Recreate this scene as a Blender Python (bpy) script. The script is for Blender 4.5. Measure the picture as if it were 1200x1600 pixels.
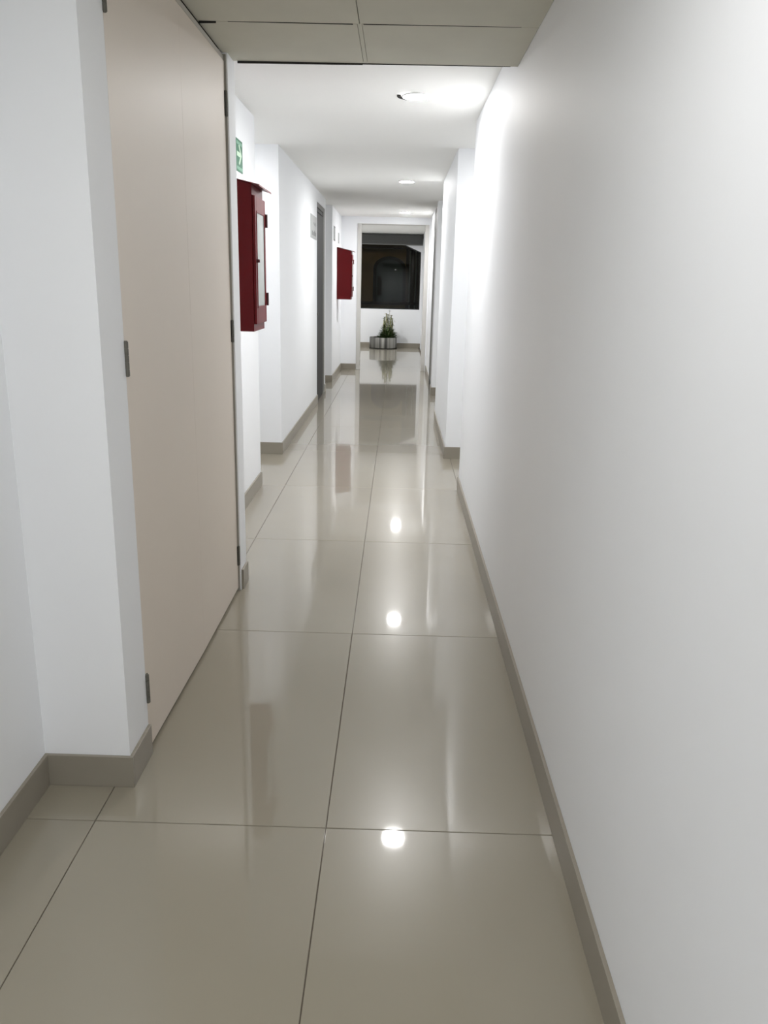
import bpy, bmesh, math, random
from mathutils import Vector, Matrix

for o in list(bpy.data.objects):
    bpy.data.objects.remove(o, do_unlink=True)
sc = bpy.context.scene
COL = sc.collection
random.seed(7)

# ------------------------------------------------------------------ camera
CAM_H = 1.36
R_ = Vector((0.99955227, 0.01877164, 0.02329984))
U_ = Vector((-0.02754991, 0.27360447, 0.96144766))
F_ = Vector((-0.01167301, 0.9616591, -0.27399913))
cam_d = bpy.data.cameras.new('camera')
cam = bpy.data.objects.new('camera', cam_d)
COL.objects.link(cam)
m = Matrix.Identity(4)
for i in range(3):
    m[i][0] = R_[i]; m[i][1] = U_[i]; m[i][2] = -F_[i]
m[2][3] = CAM_H
cam.matrix_world = m
cam_d.sensor_fit = 'VERTICAL'
cam_d.sensor_height = 24.0
cam_d.lens = 1256.37 / 1600 * 24.0
cam_d.clip_start = 0.02
sc.camera = cam

# ------------------------------------------------------------------ world, exposure
w = bpy.data.worlds.new('night'); sc.world = w
w.use_nodes = True
bg = w.node_tree.nodes['Background']
bg.inputs[0].default_value = (0.35, 0.42, 0.5, 1)
bg.inputs[1].default_value = 0.012
sc.view_settings.view_transform = 'Standard'
sc.view_settings.look = 'None'
sc.view_settings.gamma = 1.0
sc.view_settings.use_curve_mapping = False
sc.view_settings.exposure = 0.07
sc.cycles.use_denoising = True
sc.cycles.use_adaptive_sampling = True
sc.cycles.adaptive_threshold = 0.015
sc.cycles.max_bounces = 9
sc.cycles.diffuse_bounces = 7
sc.cycles.glossy_bounces = 4
sc.cycles.transmission_bounces = 8

LAMP_COL = (1.0, 0.992, 0.978)
LAMP_L = 515.0            # radiance of the frosted domes

# unseen fill light added to lift the courtyard beyond the window
sl = bpy.data.lights.new('yard_fill_light', 'POINT')
sl.energy = 20.0; sl.color = (1.0, 0.8, 0.5); sl.shadow_soft_size = 0.3
slo = bpy.data.objects.new('yard_fill_light', sl); slo.location = (-2.6, 20.3, 3.4); COL.objects.link(slo)

# ------------------------------------------------------------------ materials
def new_mat(name, color, rough=0.5, metallic=0.0, spec=0.5, coat=0.0, coat_rough=0.03,
            noise=0.0, nscale=8.0, bump=0.0, bscale=200.0, emis=None, estr=0.0, trans=0.0, ior=1.5):
    mt = bpy.data.materials.new(name)
    mt.use_nodes = True
    nt = mt.node_tree
    b = nt.nodes['Principled BSDF']
    b.inputs['Base Color'].default_value = (*color, 1)
    b.inputs['Roughness'].default_value = rough
    b.inputs['Metallic'].default_value = metallic
    b.inputs['Specular IOR Level'].default_value = spec
    b.inputs['Coat Weight'].default_value = coat
    b.inputs['Coat Roughness'].default_value = coat_rough
    b.inputs['Transmission Weight'].default_value = trans
    b.inputs['IOR'].default_value = ior
    if emis:
        b.inputs['Emission Color'].default_value = (*emis, 1)
        b.inputs['Emission Strength'].default_value = estr
    if noise or bump:
        tc = nt.nodes.new('ShaderNodeTexCoord')
        geo = nt.nodes.new('ShaderNodeNewGeometry')
    if noise:
        n = nt.nodes.new('ShaderNodeTexNoise')
        n.inputs['Scale'].default_value = nscale
        n.inputs['Detail'].default_value = 4
        nt.links.new(geo.outputs['Position'], n.inputs['Vector'])
        r = nt.nodes.new('ShaderNodeMapRange')
        r.inputs['From Min'].default_value = 0.3; r.inputs['From Max'].default_value = 0.7
        r.inputs['To Min'].default_value = 1 - noise; r.inputs['To Max'].default_value = 1 + noise
        nt.links.new(n.outputs['Fac'], r.inputs['Value'])
        mx = nt.nodes.new('ShaderNodeMix'); mx.data_type = 'RGBA'; mx.blend_type = 'MULTIPLY'
        mx.inputs['Factor'].default_value = 1.0
        mx.inputs['A'].default_value = (*color, 1)
        nt.links.new(r.outputs['Result'], mx.inputs['B'])
        nt.links.new(mx.outputs['Result'], b.inputs['Base Color'])
    if bump:
        n2 = nt.nodes.new('ShaderNodeTexNoise')
        n2.inputs['Scale'].default_value = bscale
        nt.links.new(geo.outputs['Position'], n2.inputs['Vector'])
        bp = nt.nodes.new('ShaderNodeBump')
        bp.inputs['Strength'].default_value = bump
        bp.inputs['Distance'].default_value = 0.002
        nt.links.new(n2.outputs['Fac'], bp.inputs['Height'])
        nt.links.new(bp.outputs['Normal'], b.inputs['Normal'])
    return mt

M = {}
M['wall'] = new_mat('white wall paint', (0.885, 0.90, 0.925), rough=0.56, spec=0.13, noise=0.012, nscale=1.3, bump=0.10, bscale=60)
M['ceiling'] = new_mat('white ceiling paint', (0.885, 0.885, 0.865), rough=0.8, spec=0.08, noise=0.012, nscale=1.0, bump=0.1, bscale=40)
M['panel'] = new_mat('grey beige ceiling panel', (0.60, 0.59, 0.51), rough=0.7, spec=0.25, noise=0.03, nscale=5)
M['tile'] = new_mat('polished beige porcelain', (0.315, 0.285, 0.225), rough=0.26, spec=0.22, coat=0.8, coat_rough=0.036, noise=0.02, nscale=2.2)
M['grout'] = new_mat('brown grout', (0.13, 0.105, 0.08), rough=0.8)
M['skirt'] = new_mat('beige tile skirting', (0.30, 0.273, 0.225), rough=0.35, spec=0.4, noise=0.03, nscale=5)
M['door'] = new_mat('beige laminate door', (0.76, 0.685, 0.605), rough=0.45, spec=0.22, noise=0.012, nscale=2.0)
M['frame_beige'] = new_mat('beige painted frame', (0.50, 0.47, 0.42), rough=0.45, noise=0.02, nscale=6)
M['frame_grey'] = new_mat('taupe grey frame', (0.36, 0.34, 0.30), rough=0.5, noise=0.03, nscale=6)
M['frame_pale'] = new_mat('pale grey painted frame', (0.60, 0.59, 0.565), rough=0.5, spec=0.3, noise=0.02, nscale=6)
M['black'] = new_mat('black gap shade and arch surround', (0.012, 0.011, 0.008), rough=0.7)  # black stands in for shade in gaps; also colours the arch surround
M['hinge'] = new_mat('dull steel hinge', (0.14, 0.135, 0.115), rough=0.5, metallic=0.2, noise=0.1, nscale=90)
M['hinge_dark'] = new_mat('blackened hinge plate', (0.02, 0.019, 0.016), rough=0.6, metallic=0.0)
M['red'] = new_mat('glossy red enamel', (0.125, 0.005, 0.007), rough=0.34, spec=0.15, noise=0.04, nscale=12)
M['red_dark'] = new_mat('dark red enamel', (0.05, 0.004, 0.006), rough=0.4)
M['glass'] = new_mat('hazy glazing', (0.72, 0.76, 0.74), rough=0.10, trans=0.45, ior=1.5)
M['pane'] = new_mat('window glass', (0.80, 0.86, 0.84), rough=0.0, trans=1.0, ior=1.22)
M['chrome'] = new_mat('brushed steel', (0.55, 0.54, 0.52), rough=0.28, metallic=1.0, noise=0.05, nscale=40)
M['lamp'] = new_mat('lit frosted dome', (0.9, 0.9, 0.9), rough=0.5, emis=LAMP_COL, estr=LAMP_L)
M['lamp_weak'] = new_mat('weaker lit frosted dome', (0.9, 0.9, 0.9), rough=0.5, emis=LAMP_COL, estr=LAMP_L*0.34)
M['lamp_rear'] = new_mat('rear lit frosted dome', (0.9, 0.9, 0.9), rough=0.5, emis=LAMP_COL, estr=LAMP_L*0.82)
M['lamp_first'] = new_mat('nearest lit frosted dome', (0.9, 0.9, 0.9), rough=0.5, emis=LAMP_COL, estr=LAMP_L*0.86)
M['lamp_side'] = new_mat('side passage lit frosted dome', (0.9, 0.9, 0.9), rough=0.5, emis=LAMP_COL, estr=LAMP_L*0.24)
M['lamp_strong'] = new_mat('stronger lit frosted dome', (0.9, 0.9, 0.9), rough=0.5, emis=LAMP_COL, estr=LAMP_L*1.6)
M['ring'] = new_mat('white lamp trim', (0.8, 0.8, 0.8), rough=0.35)
M['sign_green'] = new_mat('green sign', (0.035, 0.17, 0.095), rough=0.45, noise=0.05, nscale=30)
M['sign_pale'] = new_mat('pale photoluminescent print', (0.62, 0.80, 0.62), rough=0.5)
M['sign_mid'] = new_mat('faded pale green print', (0.22, 0.42, 0.31), rough=0.5)
M['plaque'] = new_mat('grey plaque', (0.40, 0.41, 0.41), rough=0.5, noise=0.06, nscale=25)
M['plaque_dark'] = new_mat('dark grey print', (0.15, 0.155, 0.155), rough=0.6)
M['plate_grey'] = new_mat('grey plate', (0.2, 0.2, 0.2), rough=0.5)
M['door_dark'] = new_mat('dark grey metal door', (0.034, 0.034, 0.032), rough=0.55, spec=0.2, noise=0.05, nscale=10)
M['frame_dark'] = new_mat('mid grey metal frame', (0.20, 0.197, 0.187), rough=0.55, spec=0.2, noise=0.04, nscale=10)
M['blind'] = new_mat('charcoal roller blind', (0.070, 0.072, 0.070), rough=0.75, noise=0.05, nscale=30)
M['blind_rail'] = new_mat('grey blind rail', (0.16, 0.16, 0.155), rough=0.5)
M['win_frame'] = new_mat('black window frame', (0.012, 0.012, 0.012), rough=0.4)
M['soil'] = new_mat('dark soil', (0.025, 0.018, 0.012), rough=0.95, bump=0.5, bscale=80)
M['rubber'] = new_mat('black rubber base', (0.01, 0.01, 0.01), rough=0.6)
M['leaf'] = new_mat('dark green leaf', (0.045, 0.085, 0.022), rough=0.55, noise=0.4, nscale=25)
M['leaf_dry'] = new_mat('dry tan leaf', (0.22, 0.15, 0.07), rough=0.7, noise=0.3, nscale=25)
M['stem'] = new_mat('pale green stem', (0.30, 0.31, 0.17), rough=0.6, noise=0.25, nscale=18)
M['ochre'] = new_mat('ochre plaster', (0.30, 0.20, 0.09), rough=0.9, noise=0.2, nscale=2)
M['dark_glass'] = new_mat('dark greenish glazing', (0.022, 0.032, 0.028), rough=0.3)
M['dark_wall'] = new_mat('dark brown plaster', (0.06, 0.045, 0.03), rough=0.9, noise=0.2, nscale=2)
M['pipe'] = new_mat('pale pipe', (0.35, 0.38, 0.38), rough=0.6)
M['asphalt'] = new_mat('dark yard paving', (0.05, 0.05, 0.05), rough=0.9, noise=0.2, nscale=3)

# brushed look for the planter: vertical streaks around the drum
def brushed():
    mt = bpy.data.materials.new('brushed steel drum'); mt.use_nodes = True
    nt = mt.node_tree; b = nt.nodes['Principled BSDF']
    b.inputs['Metallic'].default_value = 1.0
    tc = nt.nodes.new('ShaderNodeTexCoord'); mp = nt.nodes.new('ShaderNodeMapping')
    mp.inputs['Scale'].default_value = (11, 11, 0.3)
    n = nt.nodes.new('ShaderNodeTexNoise'); n.inputs['Scale'].default_value = 1.0; n.inputs['Detail'].default_value = 3
    cr = nt.nodes.new('ShaderNodeValToRGB')
    cr.color_ramp.elements[0].position = 0.35; cr.color_ramp.elements[0].color = (0.07, 0.07, 0.065, 1)
    cr.color_ramp.elements[1].position = 0.68; cr.color_ramp.elements[1].color = (0.42, 0.41, 0.38, 1)
    nt.links.new(tc.outputs['Object'], mp.inputs['Vector']); nt.links.new(mp.outputs['Vector'], n.inputs['Vector'])
    nt.links.new(n.outputs['Fac'], cr.inputs['Fac']); nt.links.new(cr.outputs['Color'], b.inputs['Base Color'])
    b.inputs['Roughness'].default_value = 0.33
    return mt
M['drum'] = brushed()

# ------------------------------------------------------------------ helpers
def link(o, parent=None):
    COL.objects.link(o)
    if parent: o.parent = parent
    return o

def tag(o, label=None, cat=None, group=None, kind=None):
    if label: o['label'] = label
    if cat: o['category'] = cat
    if group: o['group'] = group
    if kind: o['kind'] = kind
    return o

def empty(name, loc, label, cat, group=None, kind=None):
    o = bpy.data.objects.new(name, None)
    o.empty_display_size = 0.1
    o.location = loc
    link(o)
    return tag(o, label, cat, group, kind)

def wloc(p):
    v = Vector((0, 0, 0))
    while p:
        v += p.location; p = p.parent
    return v

def finish(bm, name, mat, parent=None, origin=None, bevel=0.0, smooth=False, recalc=True):
    """bm is in world coordinates; origin defaults to the centre of its base"""
    if recalc: bmesh.ops.recalc_face_normals(bm, faces=bm.faces)
    if bevel:
        bmesh.ops.bevel(bm, geom=[e for e in bm.edges if e.is_manifold and e.calc_face_angle(0) > 0.6],
                        offset=bevel, segments=2, affect='EDGES', profile=0.5)
    xs = [v.co.x for v in bm.verts]; ys = [v.co.y for v in bm.verts]; zs = [v.co.z for v in bm.verts]
    if origin is None:
        origin = Vector(((min(xs)+max(xs))/2, (min(ys)+max(ys))/2, min(zs)))
    origin = Vector(origin)
    bmesh.ops.translate(bm, verts=bm.verts, vec=-origin)
    me = bpy.data.meshes.new(name); bm.to_mesh(me); bm.free()
    for mt in (mat if isinstance(mat, (list, tuple)) else [mat]): me.materials.append(mt)
    if smooth:
        for p in me.polygons: p.use_smooth = True
        try: me.set_sharp_from_angle(angle=math.radians(40))
        except Exception: pass
    o = bpy.data.objects.new(name, me)
    link(o, parent)
    o.location = origin - wloc(parent) if parent else origin
    return o

def bm_box(bm, x0, x1, y0, y1, z0, z1):
    v = [bm.verts.new(c) for c in ((x0,y0,z0),(x1,y0,z0),(x1,y1,z0),(x0,y1,z0),(x0,y0,z1),(x1,y0,z1),(x1,y1,z1),(x0,y1,z1))]
    for f in ((0,3,2,1),(4,5,6,7),(0,1,5,4),(1,2,6,5),(2,3,7,6),(3,0,4,7)):
        bm.faces.new([v[i] for i in f])
    return v

def box(name, x0, x1, y0, y1, z0, z1, mat, parent=None, bevel=0.0, origin=None):
    bm = bmesh.new(); bm_box(bm, x0, x1, y0, y1, z0, z1)
    return finish(bm, name, mat, parent, origin, bevel)

def bm_prism(bm, pts, axis, a, b):
    """extrude polygon pts (2-D) along axis from a to b; axis 'z': pts=(x,y); 'y': pts=(x,z); 'x': pts=(y,z)"""
    def P(p, t):
        return {'z': (p[0], p[1], t), 'y': (p[0], t, p[1]), 'x': (t, p[0], p[1])}[axis]
    A = [bm.verts.new(P(p, a)) for p in pts]; B = [bm.verts.new(P(p, b)) for p in pts]
    n = len(pts)
    bm.faces.new(A); bm.faces.new(B[::-1])
    for i in range(n):
        bm.faces.new((A[i], B[i], B[(i+1) % n], A[(i+1) % n]))

def bm_cyl(bm, p0, p1, r0, r1=None, n=16, cap=True):
    if r1 is None: r1 = r0
    p0 = Vector(p0); p1 = Vector(p1); d = (p1-p0).normalized()
    a = d.orthogonal().normalized(); b = d.cross(a)
    A = [bm.verts.new(p0 + r0*(a*math.cos(t)+b*math.sin(t))) for t in [2*math.pi*i/n for i in range(n)]]
    B = [bm.verts.new(p1 + r1*(a*math.cos(t)+b*math.sin(t))) for t in [2*math.pi*i/n for i in range(n)]]
    for i in range(n):
        bm.faces.new((A[i], A[(i+1) % n], B[(i+1) % n], B[i]))
    if cap: bm.faces.new(A[::-1]); bm.faces.new(B)

def bm_lathe(bm, prof, c, n=48, close=False):
    """prof: list of (r, z) swept round the vertical axis through c"""
    rings = []
    for r, z in prof:
        if r < 1e-6: rings.append([bm.verts.new((c[0], c[1], c[2]+z))])
        else: rings.append([bm.verts.new((c[0]+r*math.cos(2*math.pi*i/n), c[1]+r*math.sin(2*math.pi*i/n), c[2]+z)) for i in range(n)])
    for k in range(len(rings)-1 + (1 if close else 0)):
        A = rings[k]; B = rings[(k+1) % len(rings)]
        for i in range(n):
            j = (i+1) % n
            if len(A) == 1 and len(B) == 1: continue
            if len(A) == 1: bm.faces.new((A[0], B[i], B[j]))
            elif len(B) == 1: bm.faces.new((A[i], A[j], B[0]))
            else: bm.faces.new((A[i], A[j], B[j], B[i]))

S = 'structure'

# ------------------------------------------------------------------ levels
HN, H2, H3, H4 = 2.19, 2.322, 2.335, 2.37
Y_BACK, Y_END, Y_FAR = -2.4, 13.15, 18.05
LA, PB = -0.94, -0.705          # near left wall, pilaster/door plane
XR = 0.442

# ------------------------------------------------------------------ walls (closed floor-plan outlines extruded to the ceiling)
TOP = 2.6
bm = bmesh.new()
left = [(-1.95, Y_BACK), (LA, Y_BACK), (LA, 1.93), (PB, 1.93), (PB, 2.097), (-0.80, 2.097), (-0.80, 3.415), (-0.682, 3.415), (-0.682, 3.545),
        (-0.920, 3.545), (-0.920, 5.385), (-1.75, 5.385), (-1.75, 6.42), (-0.922, 6.42), (-0.926, 9.34), (-1.05, 9.34), (-1.05, 10.32),
        (-0.928, 10.32), (-0.928, 10.43), (-1.36, 10.43), (-1.36, 11.37), (-0.922, 11.37), (-0.922, Y_END), (-1.95, Y_END)]
bm_prism(bm, left, 'z', 0, TOP)
tag(finish(bm, 'wall_left', M['wall']), 'white plastered left wall of the corridor with piers and recesses', 'wall', kind=S)
bm = bmesh.new()
right = [(1.45, Y_BACK), (XR, Y_BACK), (XR, 5.389), (1.25, 5.389), (1.25, 6.418), (0.406, 6.418), (0.402, 8.37), (0.98, 8.37), (0.98, 10.30),
         (0.440, 10.30), (0.440, 10.62), (0.56, 10.62), (0.56, 11.33), (0.458, 11.33), (0.458, Y_END), (1.45, Y_END)]
bm_prism(bm, right, 'z', 0, TOP)
tag(finish(bm, 'wall_right', M['wall']), 'long white right wall of the corridor running into the distance', 'wall', kind=S)

# partition with the doorway to the end lobby
OX0, OX1, OZ = -0.675, 0.437, 2.235
bm = bmesh.new()
yb0, yb1 = Y_END, Y_END+0.14
pts = [(-1.75, 0), (OX0, 0), (OX0, OZ), (OX1, OZ), (OX1, 0), (1.3, 0), (1.3, TOP), (-1.75, TOP)]
bm_prism(bm, pts, 'y', yb0, yb1)
tag(finish(bm, 'wall_partition', M['wall']), 'white partition around the doorway at the corridor end', 'wall', kind=S)
# end lobby
box_ = box('wall_lobby_left', -1.95, -1.75, yb1, Y_FAR+0.25, 0, TOP, M['wall']); tag(box_, 'white left wall of the end lobby, mostly hidden', 'wall', kind=S)
box_ = box('wall_lobby_right', 0.482, 1.3, yb1, Y_FAR+0.25, 0, TOP, M['wall']); tag(box_, 'white right wall of the end lobby beside the window', 'wall', kind=S)
box_ = box('wall_back', -1.95, 1.3, Y_BACK-0.15, Y_BACK, 0, TOP, M['wall']); tag(box_, 'white wall behind the viewpoint', 'wall', kind=S)
# far wall with window opening (clipped upper corners)
WX0, WX1, WZ0, WZ1 = -1.32, 0.441, 0.812, 2.28
fy0, fy1 = Y_FAR, Y_FAR+0.2
bm = bmesh.new()
hole = [(WX0, WZ0), (WX1, WZ0), (WX1, 2.004), (WX1-0.66, 2.284), (WX0+0.66, 2.284), (WX0, 2.004)]
bm_prism(bm, [(-1.95, 0), (0.482, 0), (0.482, WZ0), (-1.95, WZ0)], 'y', fy0, fy1)
bm_prism(bm, [(-1.95, WZ0), (WX0, WZ0), (WX0, 2.004), (WX0+0.66, 2.284), (WX0+0.66, TOP), (-1.95, TOP)], 'y', fy0, fy1)
bm_prism(bm, [(WX1, WZ0), (0.482, WZ0), (0.482, TOP), (WX1-0.66, TOP), (WX1-0.66, 2.284), (WX1, 2.004)], 'y', fy0, fy1)
bm_prism(bm, [(WX0+0.66, 2.284), (WX1-0.66, 2.284), (WX1-0.66, TOP), (WX0+0.66, TOP)], 'y', fy0, fy1)
tag(finish(bm, 'wall_far', M['wall']), 'white far wall under and around the dark window', 'wall', kind=S)

# ------------------------------------------------------------------ floor: screed with one object per porcelain tile
fl = box('floor', -1.95, 1.45, Y_BACK-0.15, Y_FAR+0.25, -0.10, -0.004, M['grout'], origin=(0, 0, -0.10))
tag(fl, 'polished beige porcelain tile floor along the whole corridor', 'floor', kind=S)
XC, YJ, G = -0.1522, 1.775, 0.0022
tile_mesh = {}
def tile(x0, x1, y0, y1):
    key = (round(x1-x0, 4), round(y1-y0, 4))
    if key not in tile_mesh:
        bm = bmesh.new()
        bm_box(bm, 0, key[0], 0, key[1], -0.004-0.004, 0.0)
        top = [e for e in bm.edges if all(v.co.z > -0.001 for v in e.verts)]
        bmesh.ops.bevel(bm, geom=top, offset=0.0012, segments=1, affect='EDGES')
        bmesh.ops.recalc_face_normals(bm, faces=bm.faces)
        me = bpy.data.meshes.new('floor_tile'); bm.to_mesh(me); bm.free(); me.materials.append(M['tile'])
        tile_mesh[key] = me
    o = bpy.data.objects.new('floor_tile', tile_mesh[key])
    link(o, fl); o.location = Vector((x0, y0, 0.0)) - wloc(fl)
rows = [YJ + 1.2*k for k in range(-3, 14)]
for r in rows:
    y0, y1 = max(r, Y_BACK) + G/2, min(r+1.2, Y_FAR) - G/2
    for c in (-2, -1, 0, 1):
        x0, x1 = XC+0.6*c + G/2, XC+0.6*(c+1) - G/2
        if c == -2 and y0 > 13.2: x0 = -1.75
        if c == 1 and not ((y1 > 5.389 and y0 < 6.418) or (y1 > 8.37 and y0 < 11.6)): continue
        if c == 1: x1 = 1.25 if y0 < 6.4 else 0.98
        if c == -2 and y1 > 5.385 and y0 < 6.42: x0 = -1.75
        tile(x0, x1, y0, y1)

# ------------------------------------------------------------------ skirting
SK, ST = 0.094, 0.010
def skirt(side, x0, x1, y0, y1, label):
    o = box('baseboard_'+side, x0, x1, y0, y1, 0.0, SK, M['skirt'], bevel=0.0012)
    tag(o, label, 'baseboard', kind=S)
e = ST
skirt('left', LA, LA+e, Y_BACK, 1.93-e, 'beige tile skirting on the nearest left wall')
skirt('left', LA, PB+e, 1.93-e, 1.93, 'beige tile skirting on the near pier face')
skirt('left', PB, PB+e, 1.93, 2.094, 'short beige skirting beside the near door hinge side')
skirt('left', -0.682, -0.682+e, 3.425, 3.545, 'short beige skirting on the pier past the double door')
skirt('left', -0.920, -0.920+e, 3.545, 5.385, 'beige tile skirting under the near red cabinet')
skirt('left', -1.75, -0.922+e, 6.42-e, 6.42, 'beige skirting on the left pier face past the recess')
skirt('left', -0.924, -0.924+e, 6.42, 9.34, 'beige tile skirting along the middle left wall')
skirt('left', -0.928, -0.928+e, 10.325, 10.43, 'short skirting just past the dark grey door')
skirt('left', -1.36, -0.922+e, 11.37-e, 11.37, 'small beige skirting on the far left pier face')
skirt('left', -0.922, -0.922+e, 11.37, Y_END-e, 'beige tile skirting under the far red cabinet')
skirt('partition', -0.922, OX0-0.002, Y_END-e, Y_END, 'beige skirting left of the end doorway')
skirt('right', XR-e, XR, Y_BACK, 5.389, 'long beige tile skirting along the right wall')
skirt('right', 0.406-e, 1.25, 6.418-e, 6.418, 'beige skirting on the right pier face past the recess')
skirt('right', 0.404-e, 0.404, 6.418, 8.37, 'beige skirting along the side of the right pier')
skirt('right', 0.440-e, 0.98, 10.30-e, 10.30, 'small beige skirting on the far right pier face')
skirt('right', 0.440-e, 0.440, 10.30, 10.62, 'short skirting on the side of the far right pier')
skirt('right', 0.458-e, 0.458, 11.335, Y_END-0.01, 'beige skirting on the right wall before the doorway')
skirt('far', -1.75, 0.482, Y_FAR-e, Y_FAR, 'beige tile skirting under the far window')

# ------------------------------------------------------------------ ceilings
Z0 = HN
cl = box('ceiling', -1.75, 1.3, Y_BACK, 3.535, Z0+0.012, TOP, M['black'], origin=(0, 0, Z0+0.012))
tag(cl, 'lowered ceiling of grey beige panels nearest the viewpoint', 'ceiling', kind=S)
xcut = -0.158
rowsY = [3.535, 3.03] + [3.03-0.6*k for k in range(1, 10)]
for i in range(len(rowsY)-1):
    y1, y0 = rowsY[i], rowsY[i+1]
    if y1 <= Y_BACK: break
    y0 = max(y0, Y_BACK)
    xl = LA if y0 < 1.93 else PB
    g = 0.0085 if i == 0 else 0.0014
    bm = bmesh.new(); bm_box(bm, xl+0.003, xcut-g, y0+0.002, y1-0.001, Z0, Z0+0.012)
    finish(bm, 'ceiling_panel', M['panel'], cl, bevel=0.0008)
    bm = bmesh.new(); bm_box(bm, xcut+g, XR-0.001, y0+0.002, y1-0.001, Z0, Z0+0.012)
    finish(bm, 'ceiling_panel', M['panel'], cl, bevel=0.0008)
# pale cover strip in the double joint of the last row
box('joint_strip', xcut-0.0070, xcut+0.0070, 3.033, 3.533, Z0+0.0015, Z0+0.012, M['panel'], cl)
# black strips standing in for shadow gaps at panel edges, wider at the left
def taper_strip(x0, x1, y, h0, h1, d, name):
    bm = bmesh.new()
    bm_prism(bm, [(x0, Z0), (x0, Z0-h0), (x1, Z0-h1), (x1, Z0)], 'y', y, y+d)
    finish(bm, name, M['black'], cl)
taper_strip(-0.665, -0.17, 3.530, 0.0085, 0.0055, 0.005, 'gap_shade_strip')
taper_strip(-0.17, XR-0.03, 3.530, 0.0032, 0.0012, 0.005, 'gap_shade_strip')
taper_strip(-0.698, -0.640, 3.028, 0.0070, 0.0055, 0.004, 'gap_shade_strip')
taper_strip(-0.60, -0.18, 3.028, 0.0008, 0.0022, 0.004, 'gap_shade_strip')
taper_strip(-0.145, XR-0.06, 3.028, 0.0016, 0.0004, 0.004, 'gap_shade_strip')
c2 = box('ceiling_middle', -1.95, 1.45, 3.535, 10.43, H2, TOP, M['ceiling']); tag(c2, 'smooth white ceiling over the middle of the corridor', 'ceiling', kind=S)
c3 = box('ceiling_rear', -1.75, 1.3, 10.43, Y_END, H3, TOP, M['ceiling']); tag(c3, 'slightly higher white ceiling before the end doorway', 'ceiling', kind=S)
c4 = box('ceiling_lobby', -1.75, 0.482, yb1, Y_FAR, H4, TOP, M['ceiling']); tag(c4, 'white ceiling of the end lobby', 'ceiling', kind=S)

# ------------------------------------------------------------------ double door on the left
d1 = empty('door_1', (-0.74, 2.756, 0), 'tall beige flush double door with dull steel hinges', 'door', kind=S)
DT = 2.160
def leaf(y_h, sgn, ang, xh):
    """leaf hinged at y_h, running along sgn*Y, face at xh"""
    width = 0.6543
    bm = bmesh.new(); bm_box(bm, -0.04, 0.0, min(0, sgn*width), max(0, sgn*width), 0.013, DT)
    bmesh.ops.translate(bm, verts=bm.verts, vec=(xh, y_h, 0))
    o = finish(bm, 'door_leaf', M['door'], d1, origin=(xh, y_h, 0), bevel=0.0004)
    o.rotation_euler.z = ang
    for zc in (1.995, 1.155, 0.207) if sgn > 0 else (2.012, 1.152, 0.166):
        bm = bmesh.new()
        # folded leaf plate and five knuckles
        y = 0.004*sgn
        bm_box(bm, 0.0, 0.0035, min(y, y+sgn*0.0065), max(y, y+sgn*0.0065), zc-0.044, zc+0.044)
        hp = finish_local(bm, 'hinge', M['hinge_dark'], o)
        bm = bmesh.new()
        for k in range(5):
            z0 = zc-0.044+k*0.0178
            bm_cyl(bm, (0.004, -0.0005*sgn, z0), (0.004, -0.0005*sgn, z0+0.0166), 0.0062, n=12)
        bm_cyl(bm, (0.004, -0.0005*sgn, zc-0.046), (0.004, -0.0005*sgn, zc+0.046), 0.0045, n=12)
        me = bpy.data.meshes.new('knuckle'); bmesh.ops.recalc_face_normals(bm, faces=bm.faces); bm.to_mesh(me); bm.free()
        me.materials.append(M['hinge'])
        # knuckles are welded to the plate: same sub-part, second material
        join_into(hp, me)
    return o

def finish_local(bm, name, mat, parent):
    bmesh.ops.recalc_face_normals(bm, faces=bm.faces)
    me = bpy.data.meshes.new(name); bm.to_mesh(me); bm.free(); me.materials.append(mat)
    return link(bpy.data.objects.new(name, me), parent)

def join_into(o, me2):
    bm = bmesh.new(); bm.from_mesh(o.data)
    n0 = len(bm.faces); bm.from_mesh(me2)
    bm.faces.ensure_lookup_table()
    for f in bm.faces[n0:]: f.material_index = 1
    o.data.materials.append(me2.materials[0])
    bm.to_mesh(o.data); bm.free()
    bpy.data.meshes.remove(me2)

leaf(2.101, 1, math.radians(-0.9), -0.706)
leaf(3.410, -1, math.radians(-0.1), -0.6945)
# steel frame around the leaves: near jamb, far jamb, head
box('door_jamb', -0.78, -0.707, 2.0972, 2.0995, 0, DT+0.006, M['frame_beige'], d1)
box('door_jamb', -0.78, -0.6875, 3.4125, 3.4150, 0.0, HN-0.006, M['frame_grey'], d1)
box('door_head', -0.79, -0.698, 2.0975, 3.4125, DT+0.004, HN-0.0095, M['frame_beige'], d1)
box('door_stop', -0.80, -0.775, 2.0975, 3.4125, 0.05, DT, M['door'], d1)
box('door_gap_shade', -0.80, -0.742, 2.0975, 3.4125, 0.0, 0.05, M['black'], d1)  # black block added as the shade in the gap under the leaves

# ------------------------------------------------------------------ dark door in the left wall further on
d2 = empty('door_2', (-0.96, 9.83, 0), 'dark grey metal door in the middle left wall beside the plaque', 'door', kind=S)
box('lintel', -1.05, -0.926, 9.34, 10.32, 2.20, H2, M['wall'], d2)
dx = -0.934
box('door_leaf', dx-0.04, dx, 9.36, 10.14, 0.006, 2.095, M['door_dark'], d2, bevel=0.002)
box('door_head', dx-0.04, dx-0.004, 9.36, 10.14, 2.105, 2.142, M['door_dark'], d2)
box('door_frame', dx-0.05, dx+0.004, 10.145, 10.318, 0.0, 2.198, M['frame_dark'], d2, bevel=0.003)
box('door_frame', dx-0.05, dx+0.004, 9.342, 10.145, 2.150, 2.198, M['frame_dark'], d2, bevel=0.003)
box('door_frame', dx-0.05, dx-0.02, 9.342, 9.358, 0.0, 2.150, M['frame_dark'], d2)
bm = bmesh.new()
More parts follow.
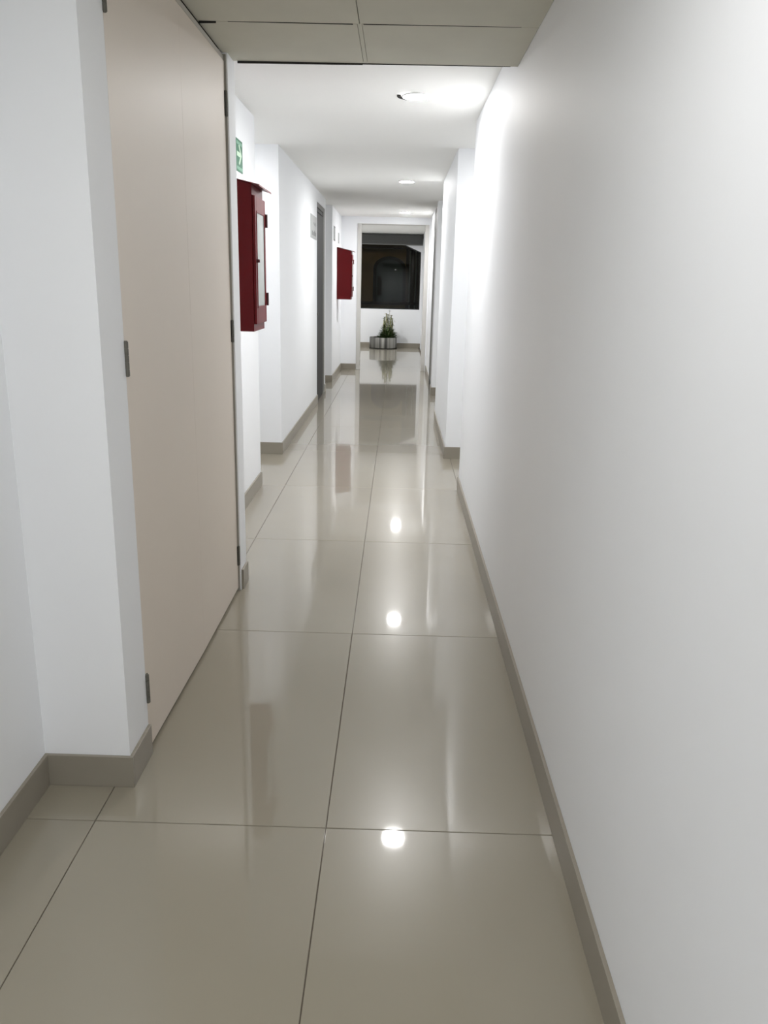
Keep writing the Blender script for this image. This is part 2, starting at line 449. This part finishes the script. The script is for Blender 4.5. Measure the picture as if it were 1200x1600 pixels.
bm_cyl(bm, (dx, 9.45, 1.0), (dx+0.012, 9.45, 1.0), 0.02); finish(bm, 'lock', M['hinge'], d2)

# ------------------------------------------------------------------ dark door in the right wall further on
d3 = empty('door_3', (0.5, 10.97, 0), 'grey metal door in the right wall before the end doorway', 'door', kind=S)
box('lintel', 0.458, 0.56, 10.62, 11.33, 2.30, H3, M['wall'], d3)
box('door_leaf', 0.446, 0.486, 10.66, 11.26, 0.006, 2.25, M['frame_dark'], d3, bevel=0.002)
box('kick_plate', 0.444, 0.446, 10.67, 11.25, 0.010, 0.105, M['door_dark'], d3)
box('door_frame', 0.442, 0.555, 11.265, 11.328, 0.0, 2.298, M['frame_dark'], d3, bevel=0.003)
box('door_frame', 0.445, 0.555, 10.622, 10.655, 0.0, 2.298, M['frame_dark'], d3, bevel=0.003)
box('door_frame', 0.443, 0.555, 10.655, 11.265, 2.255, 2.298, M['frame_dark'], d3, bevel=0.003)

# ------------------------------------------------------------------ doorway frame to the lobby
d4 = empty('door_4', ((OX0+OX1)/2, Y_END+0.07, 0), 'open doorway with grey beige frame leading to the window lobby', 'doorway', kind=S)
FW = 0.062
box('door_jamb', OX0+0.001, OX0+FW, Y_END-0.008, yb1+0.008, 0, OZ-0.001, M['frame_pale'], d4, bevel=0.004)
box('door_jamb', OX1-FW, OX1-0.001, Y_END-0.008, yb1+0.008, 0, OZ-0.001, M['frame_pale'], d4, bevel=0.004)
box('door_head', OX0+FW, OX1-FW, Y_END-0.008, yb1+0.008, OZ-0.009, OZ-0.001, M['frame_pale'], d4, bevel=0.004)
box('strike_plate', OX0+FW, OX0+FW+0.002, Y_END+0.02, Y_END+0.045, 0.98, 1.10, M['hinge'], d4)
for zz in (0.06, 0.2):
    box('scuff_plate', OX0+FW, OX0+FW+0.002, Y_END+0.02, Y_END+0.06, zz, zz+0.09, M['hinge'], d4)

# ------------------------------------------------------------------ window, frame and pane
wn = empty('window_1', ((WX0+WX1)/2, fy0+0.1, WZ0), 'dark night window with clipped upper corner in the far wall', 'window', kind=S)
bm = bmesh.new()
cx, cz = (WX0+WX1)/2, (WZ0+2.284)/2
def inset(pts, k):
    n = len(pts); out = []
    for i in range(n):
        p0 = Vector(pts[i-1]); p = Vector(pts[i]); p1 = Vector(pts[(i+1) % n])
        a = (p-p0).normalized(); b = (p1-p).normalized()
        na = Vector((-a.y, a.x)); nb = Vector((-b.y, b.x))
        t = (na+nb); t = t/ max(1e-6, t.dot(na))
        out.append(tuple(p + t*k))
    return out
inn = inset(hole, 0.022)
n = len(hole)
for i in range(n):
    j = (i+1) % n
    bm_prism(bm, [hole[i], hole[j], inn[j], inn[i]], 'y', fy0+0.055, fy0+0.105)
bmesh.ops.remove_doubles(bm, verts=bm.verts, dist=1e-5)
finish(bm, 'window_frame', M['win_frame'], wn)
bm = bmesh.new(); bm_prism(bm, inset(hole, 0.018), 'y', fy0+0.077, fy0+0.083)
pn = finish(bm, 'window_pane', M['pane'], wn)
pn.rotation_euler.x = math.radians(-0.45)

# roller blind across the top of the window
rb = empty('roller_blind', (-0.43, Y_FAR-0.06, 2.14), 'charcoal roller blind pulled up above the far window', 'blind')
BX0, BX1 = -1.38, 0.474
bm = bmesh.new(); bm_cyl(bm, (BX0, Y_FAR-0.055, 2.325), (BX1, Y_FAR-0.055, 2.325), 0.036, n=20)
finish(bm, 'roller_tube', M['blind'], rb, smooth=True)
box('blind_fabric', BX0+0.01, BX1-0.004, Y_FAR-0.094, Y_FAR-0.090, 2.155, 2.33, M['blind'], rb)
box('bottom_rail', BX0+0.01, BX1-0.004, Y_FAR-0.100, Y_FAR-0.084, 2.138, 2.156, M['blind_rail'], rb, bevel=0.003)
box('bracket', BX1-0.002, BX1+0.004, Y_FAR-0.10, Y_FAR, 2.28, 2.366, M['blind_rail'], rb)
box('bracket', BX0-0.004, BX0+0.002, Y_FAR-0.10, Y_FAR, 2.28, 2.366, M['blind_rail'], rb)

# ------------------------------------------------------------------ ceiling lamps
def downlight(x, y, z, label, mat='lamp'):
    t = empty('ceiling_lamp', (x, y, z), label, 'lamp', 'round ceiling lamps along the corridor')
    bm = bmesh.new()
    bm_lathe(bm, [(0.0695, -0.001), (0.0705, -0.009), (0.074, -0.009), (0.080, -0.001)], (x, y, z), 40, close=True)
    r = finish(bm, 'trim_ring', M['ring'], t, origin=(x, y, z), smooth=True)
    bm = bmesh.new()
    bm_lathe(bm, [(0.0695, -0.003), (0.0675, -0.0050), (0.063, -0.0070), (0.050, -0.0090), (0.032, -0.0104), (0.014, -0.0111), (0.0, -0.0113)], (x, y, z), 32)
    g = finish(bm, 'lamp_dome', M[mat], t, origin=(x, y, z), smooth=True)
    bm = bmesh.new()
    bm_lathe(bm, [(0.0, -0.0015), (0.070, -0.0015)], (x, y, z), 32)
    finish(bm, 'lamp_back', M['ring'], t, origin=(x, y, z))
    return t, r
downlight(-0.15, 0.90, HN, 'round lit lamp in the lowered panel ceiling above the viewpoint', 'lamp_weak')
t1, ring1 = downlight(0.060, 4.72, H2, 'largest round lit ceiling lamp with a dark gap at its trim', 'lamp_first')
ring1.rotation_euler.y = math.radians(-1.2)
bm = bmesh.new()
for k in range(10):
    a0 = math.radians(118+k*7); a1 = math.radians(118+(k+1)*7)
    q = [(0.060+r*math.cos(a), 4.72+r*math.sin(a)) for r, a in ((0.082, a0), (0.082, a1), (0.102, a1), (0.102, a0))]
    bm_prism(bm, q, 'z', H2-0.0065, H2-0.0005)
bmesh.ops.remove_doubles(bm, verts=bm.verts, dist=1e-5)
finish(bm, 'trim_gap_shade', M['black'], t1)  # solid black crescent drawn as the shade in the open trim gap
downlight(-1.32, 5.9, H2, 'round lamp in the left side passage, out of sight past the near red cabinet', 'lamp_side')
downlight(0.86, 5.9, H2, 'round lamp in the right side passage, out of sight past the long right wall', 'lamp_side')
downlight(-0.2, -1.6, HN, 'round lamp in the lowered panel ceiling behind the viewpoint', 'lamp_rear')
downlight(0.040, 8.46, H2, 'second round lit ceiling lamp, above the middle of the corridor')
downlight(0.045, 12.20, H3, 'small round lit ceiling lamp just before the end doorway')
downlight(-1.15, 16.3, H4, 'round lamp in the end lobby hidden behind the doorway wall', 'lamp_strong')

# ------------------------------------------------------------------ red extinguisher cabinets
def cabinet(loc, label):
    x, y, z = loc                       # back/near/bottom corner
    D, W, HF, HB = 0.211, 0.312, 0.682, 0.728
    t = empty('extinguisher_cabinet', (x+D/2, y+W/2, z), label, 'cabinet', 'red extinguisher cabinets on the left wall')
    bm = bmesh.new()
    prof = [(0.001, 0), (D-0.004, 0), (D-0.004, HF), (0.001, HB)]
    P = [(x+a, z+b) for a, b in prof]
    bm_prism(bm, P, 'y', y, y+0.004)                               # near side
    bm_prism(bm, P, 'y', y+W-0.004, y+W)                           # far side
    bm_box(bm, x+0.001, x+0.005, y+0.004, y+W-0.004, z, z+HF)      # back
    bm_box(bm, x+0.005, x+D-0.004, y+0.004, y+W-0.004, z, z+0.004) # bottom
    bm_box(bm, x+D-0.008, x+D-0.004, y+0.004, y+W-0.004, z+0.004, z+0.034)   # lower rail
    bm_box(bm, x+D-0.008, x+D-0.004, y+0.004, y+W-0.004, z+HF-0.045, z+HF)   # upper rail
    finish(bm, 'cabinet_body', M['red'], t)
    # sloping hood with folded lips
    bm = bmesh.new()
    x1, zb, zf = x+D+0.036, z+HB+0.004, z+HF-0.004
    th = 0.003
    bm_prism(bm, [(x+0.001, zb), (x1, zf), (x1, zf-0.007), (x1-th, zf-0.007), (x1-th, zf-th), (x+0.001, zb-th)], 'y', y-0.022, y+W+0.040)
    finish(bm, 'hood', M['red'], t)
    # door: a frame of four rails round a pane
    dx0, dx1 = x+D-0.003, x+D+0.010
    y0, y1, z0, z1 = y+0.006, y+W-0.004, z+0.036, z+HF-0.050
    a = 0.055
    bm = bmesh.new()
    bm_box(bm, dx0, dx1, y0, y0+a*0.75, z0, z1); bm_box(bm, dx0, dx1, y1-a*0.85, y1, z0, z1)
    bm_box(bm, dx0, dx1, y0+a*0.75, y1-a*0.85, z0, z0+0.085); bm_box(bm, dx0, dx1, y0+a*0.75, y1-a*0.85, z1-0.075, z1)
    dr = finish(bm, 'cabinet_door', M['red'], t, bevel=0.002)
    gy0, gy1, gz0, gz1 = y0+a*0.75, y1-a*0.85, z0+0.085, z1-0.075
    box('glass_pane', dx1-0.004, dx1-0.001, gy0-0.001, gy1+0.001, gz0-0.001, gz1+0.001, M['glass'], dr)
    bm = bmesh.new()                                              # raised bead round the pane
    b = 0.009
    for q in ((gy0-b, gy0, gz0-b, gz1+b), (gy1, gy1+b, gz0-b, gz1+b), (gy0, gy1, gz0-b, gz0), (gy0, gy1, gz1, gz1+b)):
        bm_box(bm, dx1-0.001, dx1+0.0025, *q)
    finish(bm, 'glazing_bead', M['red'], dr, bevel=0.001)
    for zc in (z0+0.115, z1-0.095):
        bm = bmesh.new(); bm_cyl(bm, (dx1+0.004, y1+0.003, zc-0.032), (dx1+0.004, y1+0.003, zc+0.032), 0.0075, n=12)
        finish(bm, 'hinge', M['red_dark'], dr, smooth=True)
    bm = bmesh.new(); bm_cyl(bm, (dx1, y0+0.020, z+0.335), (dx1+0.016, y0+0.020, z+0.335), 0.009, 0.007, n=16)
    finish(bm, 'latch_knob', M['red_dark'], dr, smooth=True)
    return t
cabinet((-0.919, 4.055, 1.113), 'larger near red metal cabinet with glazed door and sloping hood, under green arrow sign')
cabinet((-0.921, 12.22, 1.112), 'smaller far red metal cabinet with sloping hood near the end doorway')

# ------------------------------------------------------------------ green arrow sign
sx = -0.9195
sg = empty('arrow_sign', (sx, 4.86, 1.94), 'green evacuation sign with pale arrow pointing right, above the red cabinet', 'sign')
Y0, Y1, ZZ0, ZZ1 = 4.765, 4.952, 1.940, 2.108
box('sign_plate', sx, sx+0.003, Y0, Y1, ZZ0, ZZ1, M['sign_green'], sg, bevel=0.0008)
yc, zc = (Y0+Y1)/2, (ZZ0+ZZ1)/2+0.006
bm = bmesh.new()
arrow = [(-0.072, -0.012), (0.020, -0.012), (-0.018, -0.046), (0.004, -0.054), (0.066, 0.0), (0.004, 0.054), (-0.018, 0.046), (0.020, 0.012), (-0.072, 0.012)]
bm_prism(bm, [(yc+a, zc+b) for a, b in arrow], 'x', sx+0.003, sx+0.0036)
finish(bm, 'arrow', M['sign_pale'], sg)
box('lower_band', sx+0.003, sx+0.0034, Y0+0.012, Y1-0.012, ZZ0+0.010, ZZ0+0.026, M['sign_mid'], sg)
box('upper_band', sx+0.003, sx+0.0034, Y0+0.012, Y1-0.012, ZZ1-0.028, ZZ1-0.012, M['sign_mid'], sg)

# ------------------------------------------------------------------ grey plaque by the dark door
px = -0.9248
pq = empty('wall_plaque', (px, 8.95, 1.79), 'pale grey plaque with dark printed marks beside the dark grey door', 'sign')
box('plaque_plate', px, px+0.004, 8.66, 9.26, 1.79, 2.022, M['plaque'], pq, bevel=0.001)
for k in range(9):
    a = 8.78+0.047*k + random.uniform(-0.008, 0.008)
    box('print_mark', px+0.004, px+0.0046, a, a+random.uniform(0.02, 0.036), 1.822, 1.822+random.uniform(0.035, 0.055), M['plaque_dark'], pq)
for a, b in ((8.95, 1.935), (9.03, 1.925), (9.10, 1.940), (9.15, 1.922)):
    box('print_mark', px+0.004, px+0.0046, a, a+0.035, b, b+0.022, M['plaque_dark'], pq)

# small plates on the far left wall
def plate(y0, y1, z0, z1, mat, label):
    t = empty('wall_plate', (-0.9215, (y0+y1)/2, z0), label, 'sign')
    box('plate', -0.9215, -0.9165, y0, y1, z0, z1, M[mat], t, bevel=0.001)
    box('plate_border', -0.9165, -0.9160, y0+0.02, y1-0.02, z0+0.02, z1-0.02, M['plaque'], t)
plate(11.62, 11.86, 1.905, 2.095, 'plate_grey', 'narrow grey plate high on the far left wall')
plate(12.44, 12.60, 1.905, 2.050, 'plaque', 'pale plate above the far red cabinet')

# ------------------------------------------------------------------ steel planter with its plant
PX, PY, PR, PH = -0.322, 17.70, 0.298, 0.236
pt = empty('drum_planter', (PX, PY, 0), 'low round brushed steel planter under the far window', 'planter')
bm = bmesh.new()
bm_lathe(bm, [(PR-0.004, 0.018), (PR, 0.022), (PR, PH-0.006), (PR-0.003, PH), (PR-0.010, PH), (PR-0.012, PH-0.006), (PR-0.012, 0.03), (0.0, 0.03)], (PX, PY, 0), 64)
finish(bm, 'steel_drum', M['drum'], pt, origin=(PX, PY, 0), smooth=True)
bm = bmesh.new(); bm_lathe(bm, [(0.0, 0.0), (PR-0.008, 0.0), (PR-0.002, 0.004), (PR-0.002, 0.018), (0.0, 0.018)], (PX, PY, 0), 64)
finish(bm, 'base_ring', M['rubber'], pt, origin=(PX, PY, 0), smooth=True)
bm = bmesh.new(); bm_lathe(bm, [(0.0, PH-0.035), (0.1, PH-0.04), (PR-0.013, PH-0.05), (PR-0.013, PH-0.09), (0.0, PH-0.09)], (PX, PY, 0), 48)
finish(bm, 'soil', M['soil'], pt, origin=(PX, PY, 0), smooth=True)

GZ = PH-0.045
pl = empty('potted_plant', (PX+0.08, PY, GZ), 'upright leafy green plant with pale stems in the steel planter', 'plant')
def bm_tube(bm, pts, radii, n=7):
    rings = []
    for i, p in enumerate(pts):
        d = (Vector(pts[min(i+1, len(pts)-1)]) - Vector(pts[max(i-1, 0)])).normalized()
        a = d.orthogonal().normalized(); b = d.cross(a)
        rings.append([bm.verts.new(Vector(p)+radii[i]*(a*math.cos(2*math.pi*k/n)+b*math.sin(2*math.pi*k/n))) for k in range(n)])
    for A, B in zip(rings, rings[1:]):
        for k in range(n): bm.faces.new((A[k], A[(k+1) % n], B[(k+1) % n], B[k]))
    bm.faces.new(rings[0][::-1]); bm.faces.new(rings[-1])
def bm_leaf(bm, base, d, length, width, up=Vector((0, 0, 1)), droop=0.3):
    d = d.normalized(); s = d.cross(up)
    s = s.normalized() if s.length > 1e-3 else Vector((1, 0, 0))
    nrm = s.cross(d)
    L = []; C = []; Rr = []
    for t in (0.0, 0.25, 0.55, 0.8, 1.0):
        wv = width*(0.25+1.5*t)*(1-t)**0.7 if t < 1 else 0.0
        c = base + d*length*t - Vector((0, 0, 1))*droop*length*t*t
        C.append(bm.verts.new(c)); L.append(bm.verts.new(c+s*wv+nrm*wv*0.25)); Rr.append(bm.verts.new(c-s*wv+nrm*wv*0.25))
    for i in range(4):
        try:
            bm.faces.new((L[i], C[i], C[i+1], L[i+1])); bm.faces.new((C[i], Rr[i], Rr[i+1], C[i+1]))
        except ValueError: pass
stems = [(-0.10, 0.02, -0.075, 0.66), (-0.045, -0.03, -0.05, 0.735), (0.0, 0.03, 0.0, 0.71), (0.045, -0.02, 0.055, 0.70), (0.075, 0.03, 0.085, 0.63),
         (-0.125, -0.01, -0.09, 0.50), (0.10, -0.01, 0.085, 0.48), (0.015, -0.06, 0.01, 0.56), (-0.07, 0.06, -0.08, 0.58), (0.05, 0.07, 0.05, 0.62)]
bx, by = PX+0.098, PY-0.03
leaf_g = bmesh.new(); leaf_d = bmesh.new()
for sxx, syy, tx, hh in stems:
    pts = []
    for i in range(7):
        t = i/6
        pts.append((bx+sxx+(tx-sxx)*t+0.008*math.sin(5*t+sxx*60), by+syy*(1-0.3*t)+0.006*math.cos(4*t+syy*50), GZ+(hh-GZ)*t))
    bm = bmesh.new(); bm_tube(bm, pts, [0.020, 0.019, 0.018, 0.018, 0.017, 0.015, 0.008], 8)
    finish(bm, 'stem', M['stem'], pl, smooth=True)
    for k in range(56):
        t = (k+random.random())/56
        i = min(5, int(t*6)); f = t*6-i
        p = Vector(pts[i]).lerp(Vector(pts[i+1]), f)
        a = random.uniform(0, 2*math.pi)
        if t > 0.6 and random.random() < 0.3: continue
        L = random.uniform(0.06, 0.12)*(1.25-0.55*t)
        bm_leaf(leaf_g if (t < 0.72 or random.random() < 0.5) else leaf_d, p, Vector((math.cos(a), math.sin(a), random.uniform(0.1, 0.9))), L, L*0.20, droop=random.uniform(0.1, 0.6))
    for k in range(5):                                            # crown tuft
        a = random.uniform(0, 2*math.pi)
        bm_leaf(leaf_d if k < 3 else leaf_g, Vector(pts[-1]), Vector((math.cos(a), math.sin(a), 0.5)), random.uniform(0.04, 0.06), 0.010, droop=0.9)
for k in range(420):                                              # dense skirt of leaves at the foot
    a = random.uniform(0, 2*math.pi); r = 0.16*math.sqrt(random.random())
    p = Vector((bx-0.01+1.05*r*math.cos(a), by+r*math.sin(a), GZ+random.uniform(0.0, 0.30)*(1-r/0.2)))
    bm_leaf(leaf_g, p, Vector((math.cos(a)*0.8, math.sin(a)*0.8, random.uniform(0.4, 1.2))), random.uniform(0.07, 0.14), random.uniform(0.011, 0.020), droop=random.uniform(0.1, 0.5))
tag(finish(leaf_g, 'green_leaves', M['leaf'], pl, recalc=False), 'small dark green leaves', kind='stuff')
tag(finish(leaf_d, 'dry_leaves', M['leaf_dry'], pl, recalc=False), 'small dry tan leaves', kind='stuff')
bm = bmesh.new()
fp = [(bx+0.035, by, GZ+0.2), (bx+0.030, by, 0.60), (bx+0.026, by, 0.76)]
bm_tube(bm, fp, [0.006, 0.005, 0.004], 6); finish(bm, 'flower_stalk', M['stem'], pl, smooth=True)
bm = bmesh.new()
for a in (-0.7, 0.0, 0.7, 2.2, 3.9):
    bm_leaf(bm, Vector(fp[-1]), Vector((math.sin(a), 0.4*math.cos(a*2), 1.2)), 0.062, 0.009, droop=0.1)
finish(bm, 'stalk_tip', M['plate_grey'], pl, recalc=False)

# ------------------------------------------------------------------ dim building across the yard, seen through the window
yd = box('yard', -9, 7, Y_FAR+0.25, 27, -3.2, -3.0, M['asphalt']); tag(yd, 'dark yard below the window', 'yard', kind=S)
YB = 22.6
nb = empty('courtyard_building', (-1, YB, -3), 'dim ochre building with arched opening beyond the window', 'building')
def P(px_, pz_): return (px_, pz_)
box('facade', -8, 0.16, YB, YB+0.3, -3, 6, M['ochre'], nb)
box('facade', 0.16, 6, YB+0.05, YB+0.3, -3, 6, M['dark_wall'], nb)
box('cornice', -8, 6, YB-0.18, YB, 2.24, 2.36, M['dark_wall'], nb)
box('window_ledge', -1.3, 0.9, YB-0.12, YB+0.05, 0.80, 0.87, M['dark_wall'], nb)
AC, AW, AS, AR = -0.28, 0.36, 1.72, 0.24
ts = [math.pi*i/14 for i in range(15)]
ao = [(AC+AW*math.cos(t), AS+AR*math.sin(t)) for t in ts]
au = [(AC+(AW+0.08)*math.cos(t), AS+(AR+0.09)*math.sin(t)) for t in ts]
bm = bmesh.new(); bm_prism(bm, [(AC-AW, 0.87), (AC+AW, 0.87)]+ao, 'y', YB-0.02, YB+0.04); finish(bm, 'arched_glazing', M['dark_glass'], nb)
bm = bmesh.new()
for i in range(14): bm_prism(bm, [ao[i], ao[i+1], au[i+1], au[i]], 'y', YB-0.05, YB+0.03)
bm_box(bm, AC-AW-0.08, AC-AW, YB-0.05, YB+0.03, 0.87, AS); bm_box(bm, AC+AW, AC+AW+0.08, YB-0.05, YB+0.03, 0.87, AS)
bmesh.ops.remove_doubles(bm, verts=bm.verts, dist=1e-5)
finish(bm, 'arch_surround', M['black'], nb)
for xx in (0.27, 0.42, 0.57):
    bm = bmesh.new(); bm_cyl(bm, (xx, YB-0.06, -3), (xx, YB-0.06, 2.20), 0.020, n=10); finish(bm, 'drain_pipe', M['pipe'], nb, smooth=True)
